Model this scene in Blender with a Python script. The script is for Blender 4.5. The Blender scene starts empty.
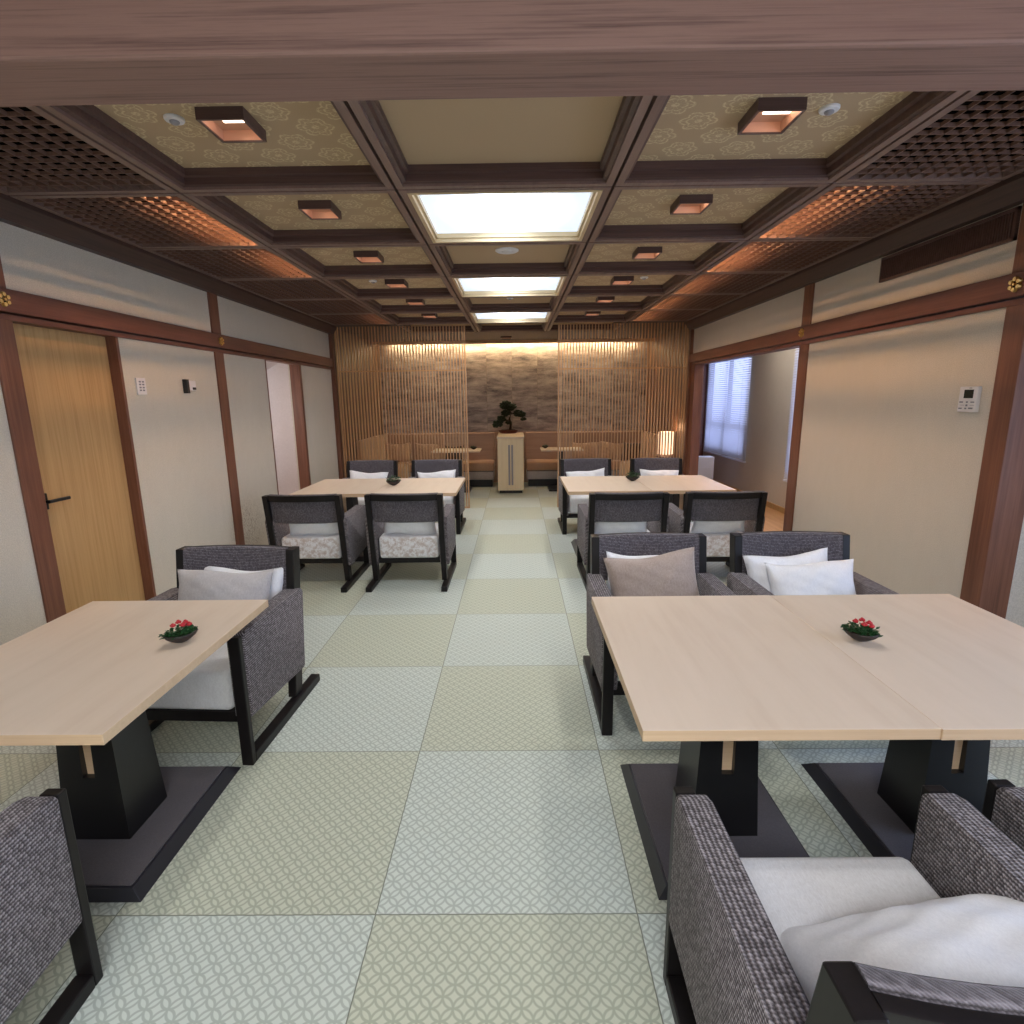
import bpy, bmesh, math, random
from mathutils import Vector, Matrix
R = math.radians
rnd = random.Random(7)
scene = bpy.context.scene
COL = scene.collection

# ------------------------------------------------------------------ materials
def srgb(r, g, b):
    f = lambda c: (c/255/12.92) if c/255 <= .04045 else ((c/255+.055)/1.055)**2.4
    return (f(r), f(g), f(b), 1)

class NT:
    def __init__(s, name):
        s.m = bpy.data.materials.new(name); s.m.use_nodes = True
        s.t = s.m.node_tree; s.n = s.t.nodes; s.b = s.n['Principled BSDF']
        s.out = s.n['Material Output']
    def node(s, kind, **kw):
        n = s.n.new('ShaderNode'+kind)
        for k, v in kw.items(): setattr(n, k, v)
        return n
    def link(s, a, b): s.t.links.new(a, b)
    def setv(s, sock, v):
        if hasattr(v, 'is_output'): s.link(v, sock)
        else: sock.default_value = v
    def math(s, op, a, b=0.0, c=0.0, clamp=False):
        n = s.node('Math', operation=op, use_clamp=clamp)
        for i, v in enumerate((a, b, c)): s.setv(n.inputs[i], v)
        return n.outputs[0]
    def vmath(s, op, a, b=(0, 0, 0), scale=None):
        n = s.node('VectorMath', operation=op)
        s.setv(n.inputs[0], a); s.setv(n.inputs[1], b)
        if scale is not None: s.setv(n.inputs['Scale'], scale)
        return n.outputs[1] if op in ('LENGTH', 'DISTANCE', 'DOT_PRODUCT') else n.outputs[0]
    def coord(s): return s.node('TexCoord').outputs['Object']
    def sep(s, v):
        n = s.node('SeparateXYZ'); s.setv(n.inputs[0], v); return n.outputs
    def comb(s, x, y, z):
        n = s.node('CombineXYZ')
        for i, v in enumerate((x, y, z)): s.setv(n.inputs[i], v)
        return n.outputs[0]
    def noise(s, vec, scale, detail=4, rough=.6, col=False):
        n = s.node('TexNoise'); s.setv(n.inputs['Vector'], vec); s.setv(n.inputs['Scale'], scale)
        n.inputs['Detail'].default_value = detail; n.inputs['Roughness'].default_value = rough
        return n.outputs['Color' if col else 'Fac']
    def ramp(s, fac, stops):
        n = s.node('ValToRGB'); s.setv(n.inputs[0], fac); e = n.color_ramp.elements
        while len(e) < len(stops): e.new(.5)
        for el, (p, c) in zip(e, stops): el.position = p; el.color = c if len(c) == 4 else tuple(c)+(1,)
        return n.outputs[0]
    def mix(s, f, a, b, mode='MIX'):
        n = s.node('Mix', data_type='RGBA', blend_type=mode)
        s.setv(n.inputs[0], f); s.setv(n.inputs[6], a); s.setv(n.inputs[7], b)
        return n.outputs[2]
    def smooth(s, v, lo, hi):
        n = s.node('MapRange', interpolation_type='SMOOTHSTEP')
        s.setv(n.inputs[0], v); n.inputs[1].default_value = lo; n.inputs[2].default_value = hi
        return n.outputs[0]
    def bump(s, h, strength=.3, dist=.002):
        n = s.node('Bump'); s.setv(n.inputs['Height'], h)
        n.inputs['Strength'].default_value = strength; n.inputs['Distance'].default_value = dist
        s.link(n.outputs[0], s.b.inputs['Normal'])
    def fin(s, col, rough=.5, metal=0, spec=.5):
        s.setv(s.b.inputs['Base Color'], col); s.setv(s.b.inputs['Roughness'], rough)
        s.b.inputs['Metallic'].default_value = metal
        s.b.inputs['Specular IOR Level'].default_value = spec
        return s.m

def plain(name, c, rough=.5, metal=0, spec=.5, var=.06):
    m = NT(name); v = m.coord()
    f = m.noise(v, 30, 3)
    c2 = tuple(min(1, x*(1-var)) for x in c[:3])+(1,)
    return m.fin(m.mix(f, c, c2), rough, metal, spec)

def wood(name, c1, c2, axis='y', rough=.4, sc=1.0, stretch=14, spec=.4, bump=.15, c3=None):
    m = NT(name); v = m.coord()
    s = {'x': (1, stretch, stretch), 'y': (stretch, 1, stretch), 'z': (stretch, stretch, 1)}[axis]
    vv = m.vmath('MULTIPLY', v, tuple(k*sc for k in s))
    n1 = m.noise(vv, 1.6, 6, .65)
    vf = m.vmath('MULTIPLY', v, tuple(k*sc*(8 if k > 1 else 1.5) for k in s))
    n2 = m.noise(vf, 1.2, 3, .5)
    f = m.math('ADD', m.math('MULTIPLY', n1, .65), m.math('MULTIPLY', n2, .35))
    st = [(.36, c1), (.64, c2)]
    if c3: st = [(.33, c1), (.5, c2), (.66, c3)]
    col = m.ramp(f, st)
    m.bump(f, bump, .001)
    return m.fin(col, rough, 0, spec)

def emit(name, c, s):
    m = NT(name)
    m.b.inputs['Base Color'].default_value = c
    m.b.inputs['Emission Color'].default_value = c; m.b.inputs['Emission Strength'].default_value = s
    return m.m

MAT = {}
def plaster(name, ca, cb, scuff=None):
    m = NT(name); v = m.coord()
    n1 = m.noise(v, 1.3, 5, .6); n2 = m.noise(v, 190, 3, .8)
    n3 = m.noise(m.vmath('MULTIPLY', v, (1, 6, 2)), 3, 5, .6)
    col = m.mix(m.math('MULTIPLY', m.math('ADD', n1, n3), .5), ca, cb)
    col = m.mix(m.math('MULTIPLY', m.smooth(n2, .38, .62), .5), col, tuple(c*.66 for c in cb[:3])+(1,))
    if scuff:
        for (p, rad) in scuff:
            d = m.vmath('DISTANCE', v, p)
            msk = m.smooth(d, rad, rad*.3)
            sc = m.smooth(m.noise(m.vmath('MULTIPLY', v, (1, 3, 1)), 60, 4, .7), .5, .62)
            col = m.mix(m.math('MULTIPLY', m.math('MULTIPLY', msk, sc), .8), col, srgb(110, 90, 72))
    m.bump(m.math('ADD', n2, m.math('MULTIPLY', n1, .5)), .5, .003)
    return m.fin(col, .9, 0, .2)

MAT['plaster'] = plaster('plaster', srgb(222, 216, 202), srgb(202, 195, 180), [((-2.51, 5.02, .36), .42)])
MAT['plaster_plain'] = plaster('plaster_plain', srgb(218, 210, 198), srgb(202, 194, 181))
MAT['pink_plaster'] = plaster('pink_plaster', srgb(228, 222, 222), srgb(220, 213, 212))
MAT['post'] = wood('post_wood', srgb(100, 64, 49), srgb(130, 86, 66), 'z', .42)
MAT['rail'] = wood('rail_wood', srgb(92, 56, 45), srgb(118, 74, 60), 'y', .45)
MAT['beam'] = wood('beam_wood', srgb(96, 72, 66), srgb(138, 108, 98), 'x', .55, 1.0, 26, .25, .6, srgb(126, 96, 88))
MAT['crown'] = wood('crown_wood', srgb(58, 42, 38), srgb(76, 56, 50), 'y', .5)
MAT['ceil'] = wood('ceiling_wood', srgb(112, 90, 82), srgb(132, 108, 98), 'y', .42)
MAT['mould'] = wood('moulding_wood', srgb(76, 55, 50), srgb(96, 72, 66), 'x', .4)
MAT['lattice'] = wood('lattice_wood', srgb(98, 72, 61), srgb(122, 92, 78), 'y', .5)
MAT['dark'] = plain('dark_brown', srgb(16, 12, 11), .9, 0, .1)
MAT['black_wood'] = wood('black_wood', srgb(17, 14, 15), srgb(25, 21, 22), 'z', .42, 1, 20, .3, .1)
MAT['ebony'] = wood('ebony_brown', srgb(42, 35, 32), srgb(58, 49, 45), 'y', .38, 1, 20, .5, .1)
MAT['black'] = plain('black_lacquer', srgb(20, 19, 21), .32)
MAT['base_side'] = plain('base_edge', srgb(38, 37, 46), .28)
MAT['oak'] = wood('oak_veneer', srgb(166, 130, 84), srgb(186, 150, 102), 'z', .5, 1, 30, .3, .1, srgb(194, 158, 110))
MAT['maple'] = wood('maple', srgb(212, 192, 171), srgb(220, 202, 182), 'y', .38, .7, 4, .4, .02, srgb(224, 206, 187))
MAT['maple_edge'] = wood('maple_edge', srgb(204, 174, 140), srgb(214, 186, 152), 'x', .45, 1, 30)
MAT['slat'] = wood('slat_wood', srgb(178, 138, 104), srgb(206, 166, 128), 'z', .5)
MAT['cabinet'] = wood('cabinet_wood', srgb(222, 202, 164), srgb(232, 214, 180), 'z', .45, 1, 24)
MAT['annexfloor'] = wood('annex_floor', srgb(176, 130, 84), srgb(204, 160, 112), 'y', .35, 1, 12)
MAT['gold'] = plain('brass', srgb(214, 178, 110), .3, 1)
MAT['goldframe'] = plain('pale_brass_frame', srgb(218, 196, 156), .35, .3)
MAT['copper'] = plain('copper_lining', srgb(206, 158, 130), .5, .15)
MAT['white'] = plain('white_plastic', srgb(222, 220, 222), .4)
MAT['greyplastic'] = plain('grey_plastic', srgb(150, 146, 150), .45)
MAT['blackplastic'] = plain('black_plastic', srgb(22, 22, 24), .35)
MAT['lcd'] = plain('lcd_screen', srgb(38, 46, 44), .15)
MAT['print'] = plain('printed_grey', srgb(120, 122, 135), .6)
MAT['felt'] = None

def tweed(name, dark, mid, light, pitch=.0086, kx=.9, bump=.8):
    # rows of stitches: ribs one above another, beads along each rib
    m = NT(name); v = m.coord(); x, y, z = m.sep(v)
    wob = m.math('MULTIPLY', m.math('SUBTRACT', m.noise(v, 60, 2), .5), .004)
    rr = m.math('ADD', m.math('ADD', z, m.math('MULTIPLY', m.math('ABSOLUTE', x), kx)), wob)
    row = m.math('DIVIDE', rr, pitch); ri = m.math('FLOOR', row)
    rib = m.math('PINGPONG', m.math('MULTIPLY', m.math('FRACT', row), 2), 1)
    along = m.math('ADD', m.math('DIVIDE', m.math('ADD', y, m.math('MULTIPLY', x, 1.0 if kx < .5 else .3)), pitch*.75), m.math('MULTIPLY', ri, .5))
    bead = m.math('PINGPONG', m.math('MULTIPLY', m.math('FRACT', m.math('ADD', along, m.math('MULTIPLY', rib, .35))), 2), 1)
    wn = m.node('TexWhiteNoise', noise_dimensions='2D'); m.setv(wn.inputs['Vector'], m.comb(ri, m.math('FLOOR', along), 0))
    n2 = m.noise(v, 420, 2, .7)
    f = m.math('ADD', m.math('MULTIPLY', rib, .42), m.math('MULTIPLY', bead, .2))
    f = m.math('ADD', f, m.math('ADD', m.math('MULTIPLY', wn.outputs['Value'], .22), m.math('MULTIPLY', n2, .2)))
    col = m.ramp(f, [(.18, dark), (.50, mid), (.88, light)])
    m.bump(m.math('ADD', rib, m.math('MULTIPLY', bead, .6)), bump, .003)
    m.b.inputs['Sheen Weight'].default_value = .12
    return m.fin(col, .92, 0, .15)
MAT['tweed'] = tweed('charcoal_tweed', srgb(36, 32, 33), srgb(92, 85, 87), srgb(178, 171, 174), .0100)
MAT['tweed_back'] = tweed('charcoal_back_weave', srgb(38, 35, 38), srgb(86, 81, 86), srgb(140, 135, 142), .0080, 0.0, .6)
def cloth(name, a, b, sc=90, rough=.9, mottled=None, sheen=.3):
    m = NT(name); v = m.coord()
    n1 = m.noise(m.vmath('MULTIPLY', v, (1, 1, .5)), sc, 5, .75); n2 = m.noise(v, 5, 3)
    n3 = m.noise(m.vmath('MULTIPLY', v, (4, .6, 2)), sc*.9, 3, .7)
    f = m.math('ADD', m.math('MULTIPLY', n1, .4), m.math('ADD', m.math('MULTIPLY', n2, .2), m.math('MULTIPLY', n3, .4)))
    col = m.ramp(f, [(.35, b), (.62, a)])
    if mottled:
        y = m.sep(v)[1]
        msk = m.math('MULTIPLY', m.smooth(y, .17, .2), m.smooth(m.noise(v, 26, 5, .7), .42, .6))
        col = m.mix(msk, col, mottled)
    m.bump(n1, .35, .002)
    m.b.inputs['Sheen Weight'].default_value = sheen
    return m.fin(col, rough, 0, .2)
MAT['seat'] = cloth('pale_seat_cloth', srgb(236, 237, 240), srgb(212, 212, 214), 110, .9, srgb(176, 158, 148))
MAT['white_cloth'] = cloth('white_cushion_cloth', srgb(244, 245, 248), srgb(226, 227, 231), 100)
MAT['grey_cloth'] = cloth('grey_cushion_cloth', srgb(198, 194, 194), srgb(168, 163, 164), 120)
MAT['taupe_cloth'] = cloth('taupe_cushion_cloth', srgb(186, 170, 160), srgb(146, 130, 122), 140)
MAT['felt'] = cloth('charcoal_felt', srgb(84, 79, 84), srgb(66, 61, 66), 160)
MAT['alcove_cloth'] = cloth('alcove_cloth', srgb(186, 150, 122), srgb(164, 130, 104), 60)
MAT['alcove_back'] = cloth('alcove_backrest', srgb(160, 126, 104), srgb(140, 108, 90), 60)
MAT['alcove_seat'] = cloth('alcove_seat_cloth', srgb(176, 168, 164), srgb(152, 144, 140), 60)
MAT['patterned'] = cloth('dark_patterned_cloth', srgb(96, 70, 56), srgb(40, 30, 28), 22)
MAT['leaf'] = plain('leaf_green', srgb(38, 86, 44), .3, 0, .5, .6)
MAT['pine'] = plain('pine_green', srgb(30, 48, 32), .6, 0, .3, .5)
MAT['red'] = plain('red_petal', srgb(205, 48, 58), .45, 0, .4, .3)
MAT['bark'] = plain('bark', srgb(62, 46, 38), .85, 0, .2, .4)
MAT['dish'] = plain('dark_clay', srgb(52, 44, 42), .5, 0, .4, .3)
MAT['pot'] = plain('glazed_pot', srgb(98, 48, 38), .35)

# tatami floor: checker of two tones with interlocking circles
def tatami():
    m = NT('tatami_tiles'); v = m.coord(); x, y, z = m.sep(v)
    S = .8027; X0 = -.4462; Y0 = 1.4103
    u = m.math('DIVIDE', m.math('SUBTRACT', x, X0), S); w = m.math('DIVIDE', m.math('SUBTRACT', y, Y0), S)
    fu = m.math('FLOOR', u); fw = m.math('FLOOR', w)
    par = m.math('PINGPONG', m.math('ADD', fu, fw), 1.0)
    # shippo circles inside each mat
    T = S/13.5
    def fr(a): return m.math('FRACT', m.math('DIVIDE', a, T))
    lx = m.math('MULTIPLY', m.math('FRACT', u), S); ly = m.math('MULTIPLY', m.math('FRACT', w), S)
    px = fr(lx); py = fr(ly)
    def ring(cx, cy):
        dx = m.math('SUBTRACT', px, cx); dy = m.math('SUBTRACT', py, cy)
        d = m.math('SQRT', m.math('ADD', m.math('MULTIPLY', dx, dx), m.math('MULTIPLY', dy, dy)))
        return m.math('ABSOLUTE', m.math('SUBTRACT', d, .5))
    e = ring(.5, .5)
    for c in ((0, 0), (1, 0), (0, 1), (1, 1)): e = m.math('MINIMUM', e, ring(*c))
    line = m.smooth(e, .074, .036)
    fine = m.noise(m.vmath('MULTIPLY', v, (300, 900, 1)), 1, 2)
    big = m.noise(v, 1.1, 3)
    base = m.mix(par, srgb(207, 216, 209), srgb(201, 206, 189))
    lc = m.mix(par, srgb(176, 186, 179), srgb(170, 177, 160))
    col = m.mix(line, base, lc)
    col = m.mix(m.math('MULTIPLY', fine, .25), col, m.mix(1, col, (.78, .78, .76, 1), 'MULTIPLY'))
    col = m.mix(m.math('MULTIPLY', m.smooth(big, .35, .7), .12), col, srgb(176, 178, 160))
    su = m.math('ABSOLUTE', m.math('SUBTRACT', m.math('FRACT', u), .5)); sw = m.math('ABSOLUTE', m.math('SUBTRACT', m.math('FRACT', w), .5))
    seam = m.smooth(m.math('MAXIMUM', su, sw), .4972, .4985)
    col = m.mix(m.math('MULTIPLY', seam, .75), col, srgb(84, 86, 74))
    h = m.math('SUBTRACT', m.math('MULTIPLY', fine, .2), m.math('ADD', m.math('MULTIPLY', line, .3), m.math('MULTIPLY', seam, 2)))
    m.bump(h, .25, .002)
    return m.fin(col, .62, 0, .3)
MAT['tatami'] = tatami()

def rosette_cloth(name, pattern=True):
    m = NT(name); v = m.coord(); x, y, z = m.sep(v)
    n = m.noise(v, 240, 2, .7)
    base = m.mix(n, srgb(186, 162, 132), srgb(164, 141, 112))
    if pattern:
        P = .25
        def cellmask(ox, oy):
            px = m.math('SUBTRACT', m.math('FRACT', m.math('ADD', m.math('DIVIDE', x, P), ox)), .5)
            py = m.math('SUBTRACT', m.math('FRACT', m.math('ADD', m.math('DIVIDE', y, P), oy)), .5)
            r = m.math('SQRT', m.math('ADD', m.math('MULTIPLY', px, px), m.math('MULTIPLY', py, py)))
            a = m.math('ARCTAN2', py, px)
            pet = m.math('ABSOLUTE', m.math('COSINE', m.math('MULTIPLY', a, 3)))
            edge = m.math('ADD', .23, m.math('MULTIPLY', pet, .08))
            inside = m.smooth(m.math('SUBTRACT', r, edge), .012, -.012)
            l1 = m.smooth(m.math('ABSOLUTE', m.math('SUBTRACT', r, m.math('MULTIPLY', edge, .92))), .026, .012)
            l2 = m.smooth(m.math('ABSOLUTE', m.math('SUBTRACT', r, m.math('MULTIPLY', edge, .6))), .022, .01)
            l3 = m.smooth(m.math('ABSOLUTE', m.math('SINE', m.math('MULTIPLY', a, 6))), .35, .15)
            core = m.smooth(r, .07, .05)
            p = m.math('MAXIMUM', m.math('MAXIMUM', l1, l2), m.math('MAXIMUM', core, m.math('MULTIPLY', l3, .7)))
            return m.math('MULTIPLY', p, inside)
        mk = m.math('MAXIMUM', cellmask(.1, .3), cellmask(.6, .8))
        mk = m.math('MULTIPLY', mk, m.smooth(m.noise(v, 90, 2), .3, .6))
        base = m.mix(m.math('MULTIPLY', mk, .8), base, srgb(214, 196, 156))
    m.bump(n, .2, .001)
    return m.fin(base, .75, 0, .3)
MAT['rosette'] = rosette_cloth('gold_rosette_cloth'); MAT['goldcloth'] = rosette_cloth('plain_gold_cloth', False)

def wallpaper():
    m = NT('brushed_grey_wallpaper'); v = m.coord(); x, y, z = m.sep(v)
    pid = m.math('FLOOR', m.math('DIVIDE', m.math('ADD', x, .52), .46))
    vv = m.comb(m.math('ADD', m.math('MULTIPLY', x, 1.1), m.math('MULTIPLY', pid, 3.7)), 0, m.math('MULTIPLY', z, 4.6))
    n1 = m.noise(vv, 1.6, 6, .7)
    vv2 = m.comb(m.math('MULTIPLY', x, 60), 0, m.math('MULTIPLY', z, 60))
    n2 = m.noise(vv2, 1.5, 2)
    f = m.math('ADD', m.math('MULTIPLY', n1, .8), m.math('MULTIPLY', n2, .2))
    col = m.ramp(f, [(.36, srgb(92, 88, 94)), (.5, srgb(158, 149, 148)), (.62, srgb(198, 188, 184))])
    seam = m.smooth(m.math('ABSOLUTE', m.math('SUBTRACT', m.math('FRACT', m.math('DIVIDE', m.math('ADD', x, .52), .46)), .5)), .485, .495)
    col = m.mix(m.math('MULTIPLY', seam, .5), col, srgb(150, 138, 126))
    return m.fin(col, .8, 0, .2)
MAT['wallpaper'] = wallpaper()
MAT['alcovewall'] = wood('alcove_wall_wood', srgb(96, 70, 55), srgb(118, 88, 69), 'z', .5)
MAT['wains'] = wood('wainscot_wood', srgb(176, 146, 126), srgb(192, 162, 140), 'x', .5)
def translucent():
    m = NT('blind_slat'); tr = m.node('BsdfTranslucent'); tr.inputs[0].default_value = srgb(232, 234, 240)
    m.fin(srgb(230, 232, 238), .5); mx = m.node('MixShader'); mx.inputs[0].default_value = .45
    m.link(m.b.outputs[0], mx.inputs[1]); m.link(tr.outputs[0], mx.inputs[2]); m.link(mx.outputs[0], m.out.inputs[0]); return m.m
MAT['blind'] = translucent()
def sky_panel():
    m = NT('skylight_diffuser'); v = m.coord(); x, y, z = m.sep(v)
    # lamps stand behind the middle of the diffuser, so its middle gives off the most light
    r = m.math('SQRT', m.math('ADD', m.math('MULTIPLY', m.math('MULTIPLY', x, x), 6.5), m.math('MULTIPLY', m.math('MULTIPLY', y, y), 4.0)))
    f = m.smooth(r, 1.15, .2); f = m.math('MULTIPLY', f, f)
    m.setv(m.b.inputs['Emission Color'], m.mix(f, (.66, .79, 1, 1), (.94, .96, 1, 1)))
    m.setv(m.b.inputs['Emission Strength'], m.math('ADD', .95, m.math('MULTIPLY', f, SKY)))
    return m.fin(srgb(230, 235, 240), .5)
SKY = 15.0
MAT['sky'] = sky_panel()
MAT['lamp'] = emit('warm_lamp', (1, .62, .36, 1), 9)
MAT['dl'] = emit('downlight_lamp', (1, .80, .64, 1), 6)
MAT['strip'] = emit('cove_strip', (1, .72, .38, 1), 75)
MAT['orange'] = emit('amber_strip', (1, .40, .14, 1), 60)
MAT['day'] = emit('daylit_pane', (.62, .70, 1, 1), 3.0)
MAT['day2'] = emit('daylit_pane_near', (.54, .68, 1, 1), 6.5)
MAT['shade'] = emit('paper_shade', (1, .66, .42, 1), 1.9)

# ------------------------------------------------------------------ mesh building
class MB:
    def __init__(s): s.bm = bmesh.new()
    def _bev(s, vs, bevel, seg):
        if bevel <= 0: return
        es = set()
        for v in vs:
            for e in v.link_edges: es.add(e)
        bmesh.ops.bevel(s.bm, geom=list(es), offset=bevel, segments=seg, affect='EDGES', profile=.5, clamp_overlap=True)
    def box(s, x0, x1, y0, y1, z0, z1, bevel=0, seg=2, mi=0):
        c = [(x0, y0, z0), (x1, y0, z0), (x1, y1, z0), (x0, y1, z0), (x0, y0, z1), (x1, y0, z1), (x1, y1, z1), (x0, y1, z1)]
        return s.hexa(c, bevel, seg, mi)
    def hexa(s, c, bevel=0, seg=2, mi=0):
        vs = [s.bm.verts.new(p) for p in c]
        for f in ((3, 2, 1, 0), (4, 5, 6, 7), (0, 1, 5, 4), (1, 2, 6, 5), (2, 3, 7, 6), (3, 0, 4, 7)):
            fc = s.bm.faces.new([vs[i] for i in f]); fc.material_index = mi
        s._bev(vs, bevel, seg); return s
    def prism(s, pts, axis, lo, hi, bevel=0, seg=2):
        def P(a, b, t): return {'x': (t, a, b), 'y': (a, t, b), 'z': (a, b, t)}[axis]
        A = [s.bm.verts.new(P(a, b, lo)) for a, b in pts]; B = [s.bm.verts.new(P(a, b, hi)) for a, b in pts]
        n = len(pts)
        s.bm.faces.new(A[::-1]); s.bm.faces.new(B)
        for i in range(n): s.bm.faces.new((A[i], A[(i+1) % n], B[(i+1) % n], B[i]))
        s._bev(A+B, bevel, seg)
        return s
    def quad(s, *p, mi=0):
        f = s.bm.faces.new([s.bm.verts.new(q) for q in p]); f.material_index = mi; return s
    def grid(s, fn, nu, nv, closeu=False, closev=False):
        V = [[s.bm.verts.new(fn(i/nu, j/nv)) for j in range(nv+(0 if closev else 1))] for i in range(nu+(0 if closeu else 1))]
        for i in range(nu):
            for j in range(nv):
                a = V[i][j]; b = V[(i+1) % len(V)][j]; c = V[(i+1) % len(V)][(j+1) % len(V[0])]; d = V[i][(j+1) % len(V[0])]
                try: s.bm.faces.new((a, b, c, d))
                except ValueError: pass
        return s
    def tube(s, pts, r, n=8, caps=True):
        pts = [Vector(p) for p in pts]; rs = r if isinstance(r, (list, tuple)) else [r]*len(pts)
        rings = []
        for i, p in enumerate(pts):
            d = (pts[min(i+1, len(pts)-1)]-pts[max(i-1, 0)]).normalized()
            a = d.orthogonal().normalized(); b = d.cross(a)
            rings.append([s.bm.verts.new(p+a*math.cos(t)*rs[i]+b*math.sin(t)*rs[i]) for t in [2*math.pi*k/n for k in range(n)]])
        for i in range(len(rings)-1):
            # pair nearest start to avoid twist
            off = min(range(n), key=lambda k: (rings[i][0].co-rings[i+1][k].co).length)
            rings[i+1] = rings[i+1][off:]+rings[i+1][:off]
            for k in range(n): s.bm.faces.new((rings[i][k], rings[i][(k+1) % n], rings[i+1][(k+1) % n], rings[i+1][k]))
        if caps: s.bm.faces.new(rings[0][::-1]); s.bm.faces.new(rings[-1])
        return s
    def lathe(s, prof, c=(0, 0, 0), n=24, sx=1, sy=1, M=None):
        rings = []
        for r, z in prof:
            rings.append([s.bm.verts.new((c[0]+sx*r*math.cos(2*math.pi*k/n), c[1]+sy*r*math.sin(2*math.pi*k/n), c[2]+z)) for k in range(n)])
        for a, b in zip(rings, rings[1:]):
            for k in range(n): s.bm.faces.new((a[k], a[(k+1) % n], b[(k+1) % n], b[k]))
        s.bm.faces.new(rings[0][::-1]); s.bm.faces.new(rings[-1])
        return s
    def ball(s, c, r, sub=1, sc=(1, 1, 1), jit=0):
        M = Matrix.Translation(c) @ Matrix.Diagonal((r*sc[0], r*sc[1], r*sc[2], 1))
        g = bmesh.ops.create_icosphere(s.bm, subdivisions=sub, radius=1, matrix=M)
        if jit:
            for v in g['verts']: v.co += Vector((rnd.uniform(-1, 1), rnd.uniform(-1, 1), rnd.uniform(-1, 1)))*jit
        return s
    def build(s, name, mats, parent=None, smooth=False, loc=None, rot=None, angle=35):
        bmesh.ops.recalc_face_normals(s.bm, faces=s.bm.faces)
        me = bpy.data.meshes.new(name); s.bm.to_mesh(me); s.bm.free()
        for mm in (mats if isinstance(mats, (list, tuple)) else [mats]):
            me.materials.append(MAT[mm] if isinstance(mm, str) else mm)
        if smooth:
            for p in me.polygons: p.use_smooth = True
            me.set_sharp_from_angle(angle=R(angle))
        o = bpy.data.objects.new(name, me); COL.objects.link(o)
        if parent: o.parent = parent
        if loc: o.location = loc
        if rot: o.rotation_euler = rot
        return o

def thing(name, label, cat, loc=(0, 0, 0), rotz=0, group=None):
    o = bpy.data.objects.new(name, None); COL.objects.link(o); o.empty_display_size = .1
    o.location = loc; o.rotation_euler = (0, 0, rotz)
    return tag(o, label, cat, group)
def tag(o, label, cat, group=None):
    o['label'] = label; o['category'] = cat
    if group: o['group'] = group
    return o
def struct(o):
    o['kind'] = 'structure'; return o
def dup(root, loc, rotz, label, group=None):
    r = root.copy(); COL.objects.link(r); r.location = loc; r.rotation_euler = (0, 0, rotz); r['label'] = label
    if group: r['group'] = group
    for ch in list(root.children):
        c = ch.copy(); COL.objects.link(c); c.parent = r
        for g in ch.children:
            d = g.copy(); COL.objects.link(d); d.parent = c
    return r

XL, XR = -2.51, 2.40
H = 2.52
GX = [-1.582, -.555, .472, 1.50]
GY0, GS = 2.865, .956
rows = [GY0+GS*(i-2) for i in range(0, 9)]       # row lines .953 ... 8.60

# ------------------------------------------------------------------ floor
struct(MB().box(-2.62, 2.62, -2.2, 10.4, -.06, 0).box(2.62, 3.2, -2.2, 2.8, -.06, 0).build('floor', 'tatami'))
a = MB(); a.box(2.625, 3.7, 4.4, 10.75, -.06, 0); struct(a.build('floor_annex', 'annexfloor'))
a = MB(); a.box(-3.7, -2.62, 5.0, 7.6, -.06, 0); struct(a.build('floor_corridor', 'annexfloor'))

# ------------------------------------------------------------------ walls
w = MB()
w.box(-2.66, XL, -2.2, 2.75, 0, 2.56)              # nearest stretch
w.box(-2.66, -2.60, 2.75, 3.62, 0, 2.56)           # behind the door
w.box(-2.66, XL, 3.61, 4.76, 0, 1.97)
w.box(-2.66, XL, 4.90, 5.72, 0, 1.97)
w.box(-2.66, XL, 6.66, 7.80, 0, 1.97)
w.box(-2.66, XL, 2.87, 7.80, 2.09, 2.56)
struct(w.build('wall_left', 'plaster'))
w = MB()
w.box(-2.66, -2.46, 7.80, 10.4, 0, 2.8); struct(w.build('wall_alcove_left', 'alcovewall'))
w = MB(); w.box(2.38, 2.50, 7.80, 10.4, 0, 2.8); struct(w.build('wall_alcove_right', 'alcovewall'))
w = MB()
w.box(XR, 2.55, 2.845, 4.70, 0, 1.97); w.box(XR, 2.55, 2.845, 7.80, 2.09, 2.56)
w.box(3.1, 3.22, -2.2, -.9, 0, 2.56); w.box(3.1, 3.22, -.9, 1.7, 0, .7); w.box(3.1, 3.22, -.9, 1.7, 2.1, 2.56)
w.box(3.1, 3.22, 1.7, 2.86, 0, 2.56); w.box(2.50, 3.1, 2.74, 2.86, 0, 2.56)
struct(w.build('wall_right', 'plaster_plain'))
w = MB(); w.box(-2.7, 3.22, -2.3, -2.2, 0, 2.6); struct(w.build('wall_near', 'plaster_plain'))
w = MB(); w.box(-2.6, 2.5, 10.3, 10.4, .94, 2.9); struct(w.build('wall_back', 'wallpaper'))
w = MB(); w.box(-2.6, 2.5, 10.28, 10.4, 0, .94); struct(w.build('baseboard_back', 'wains'))
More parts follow.
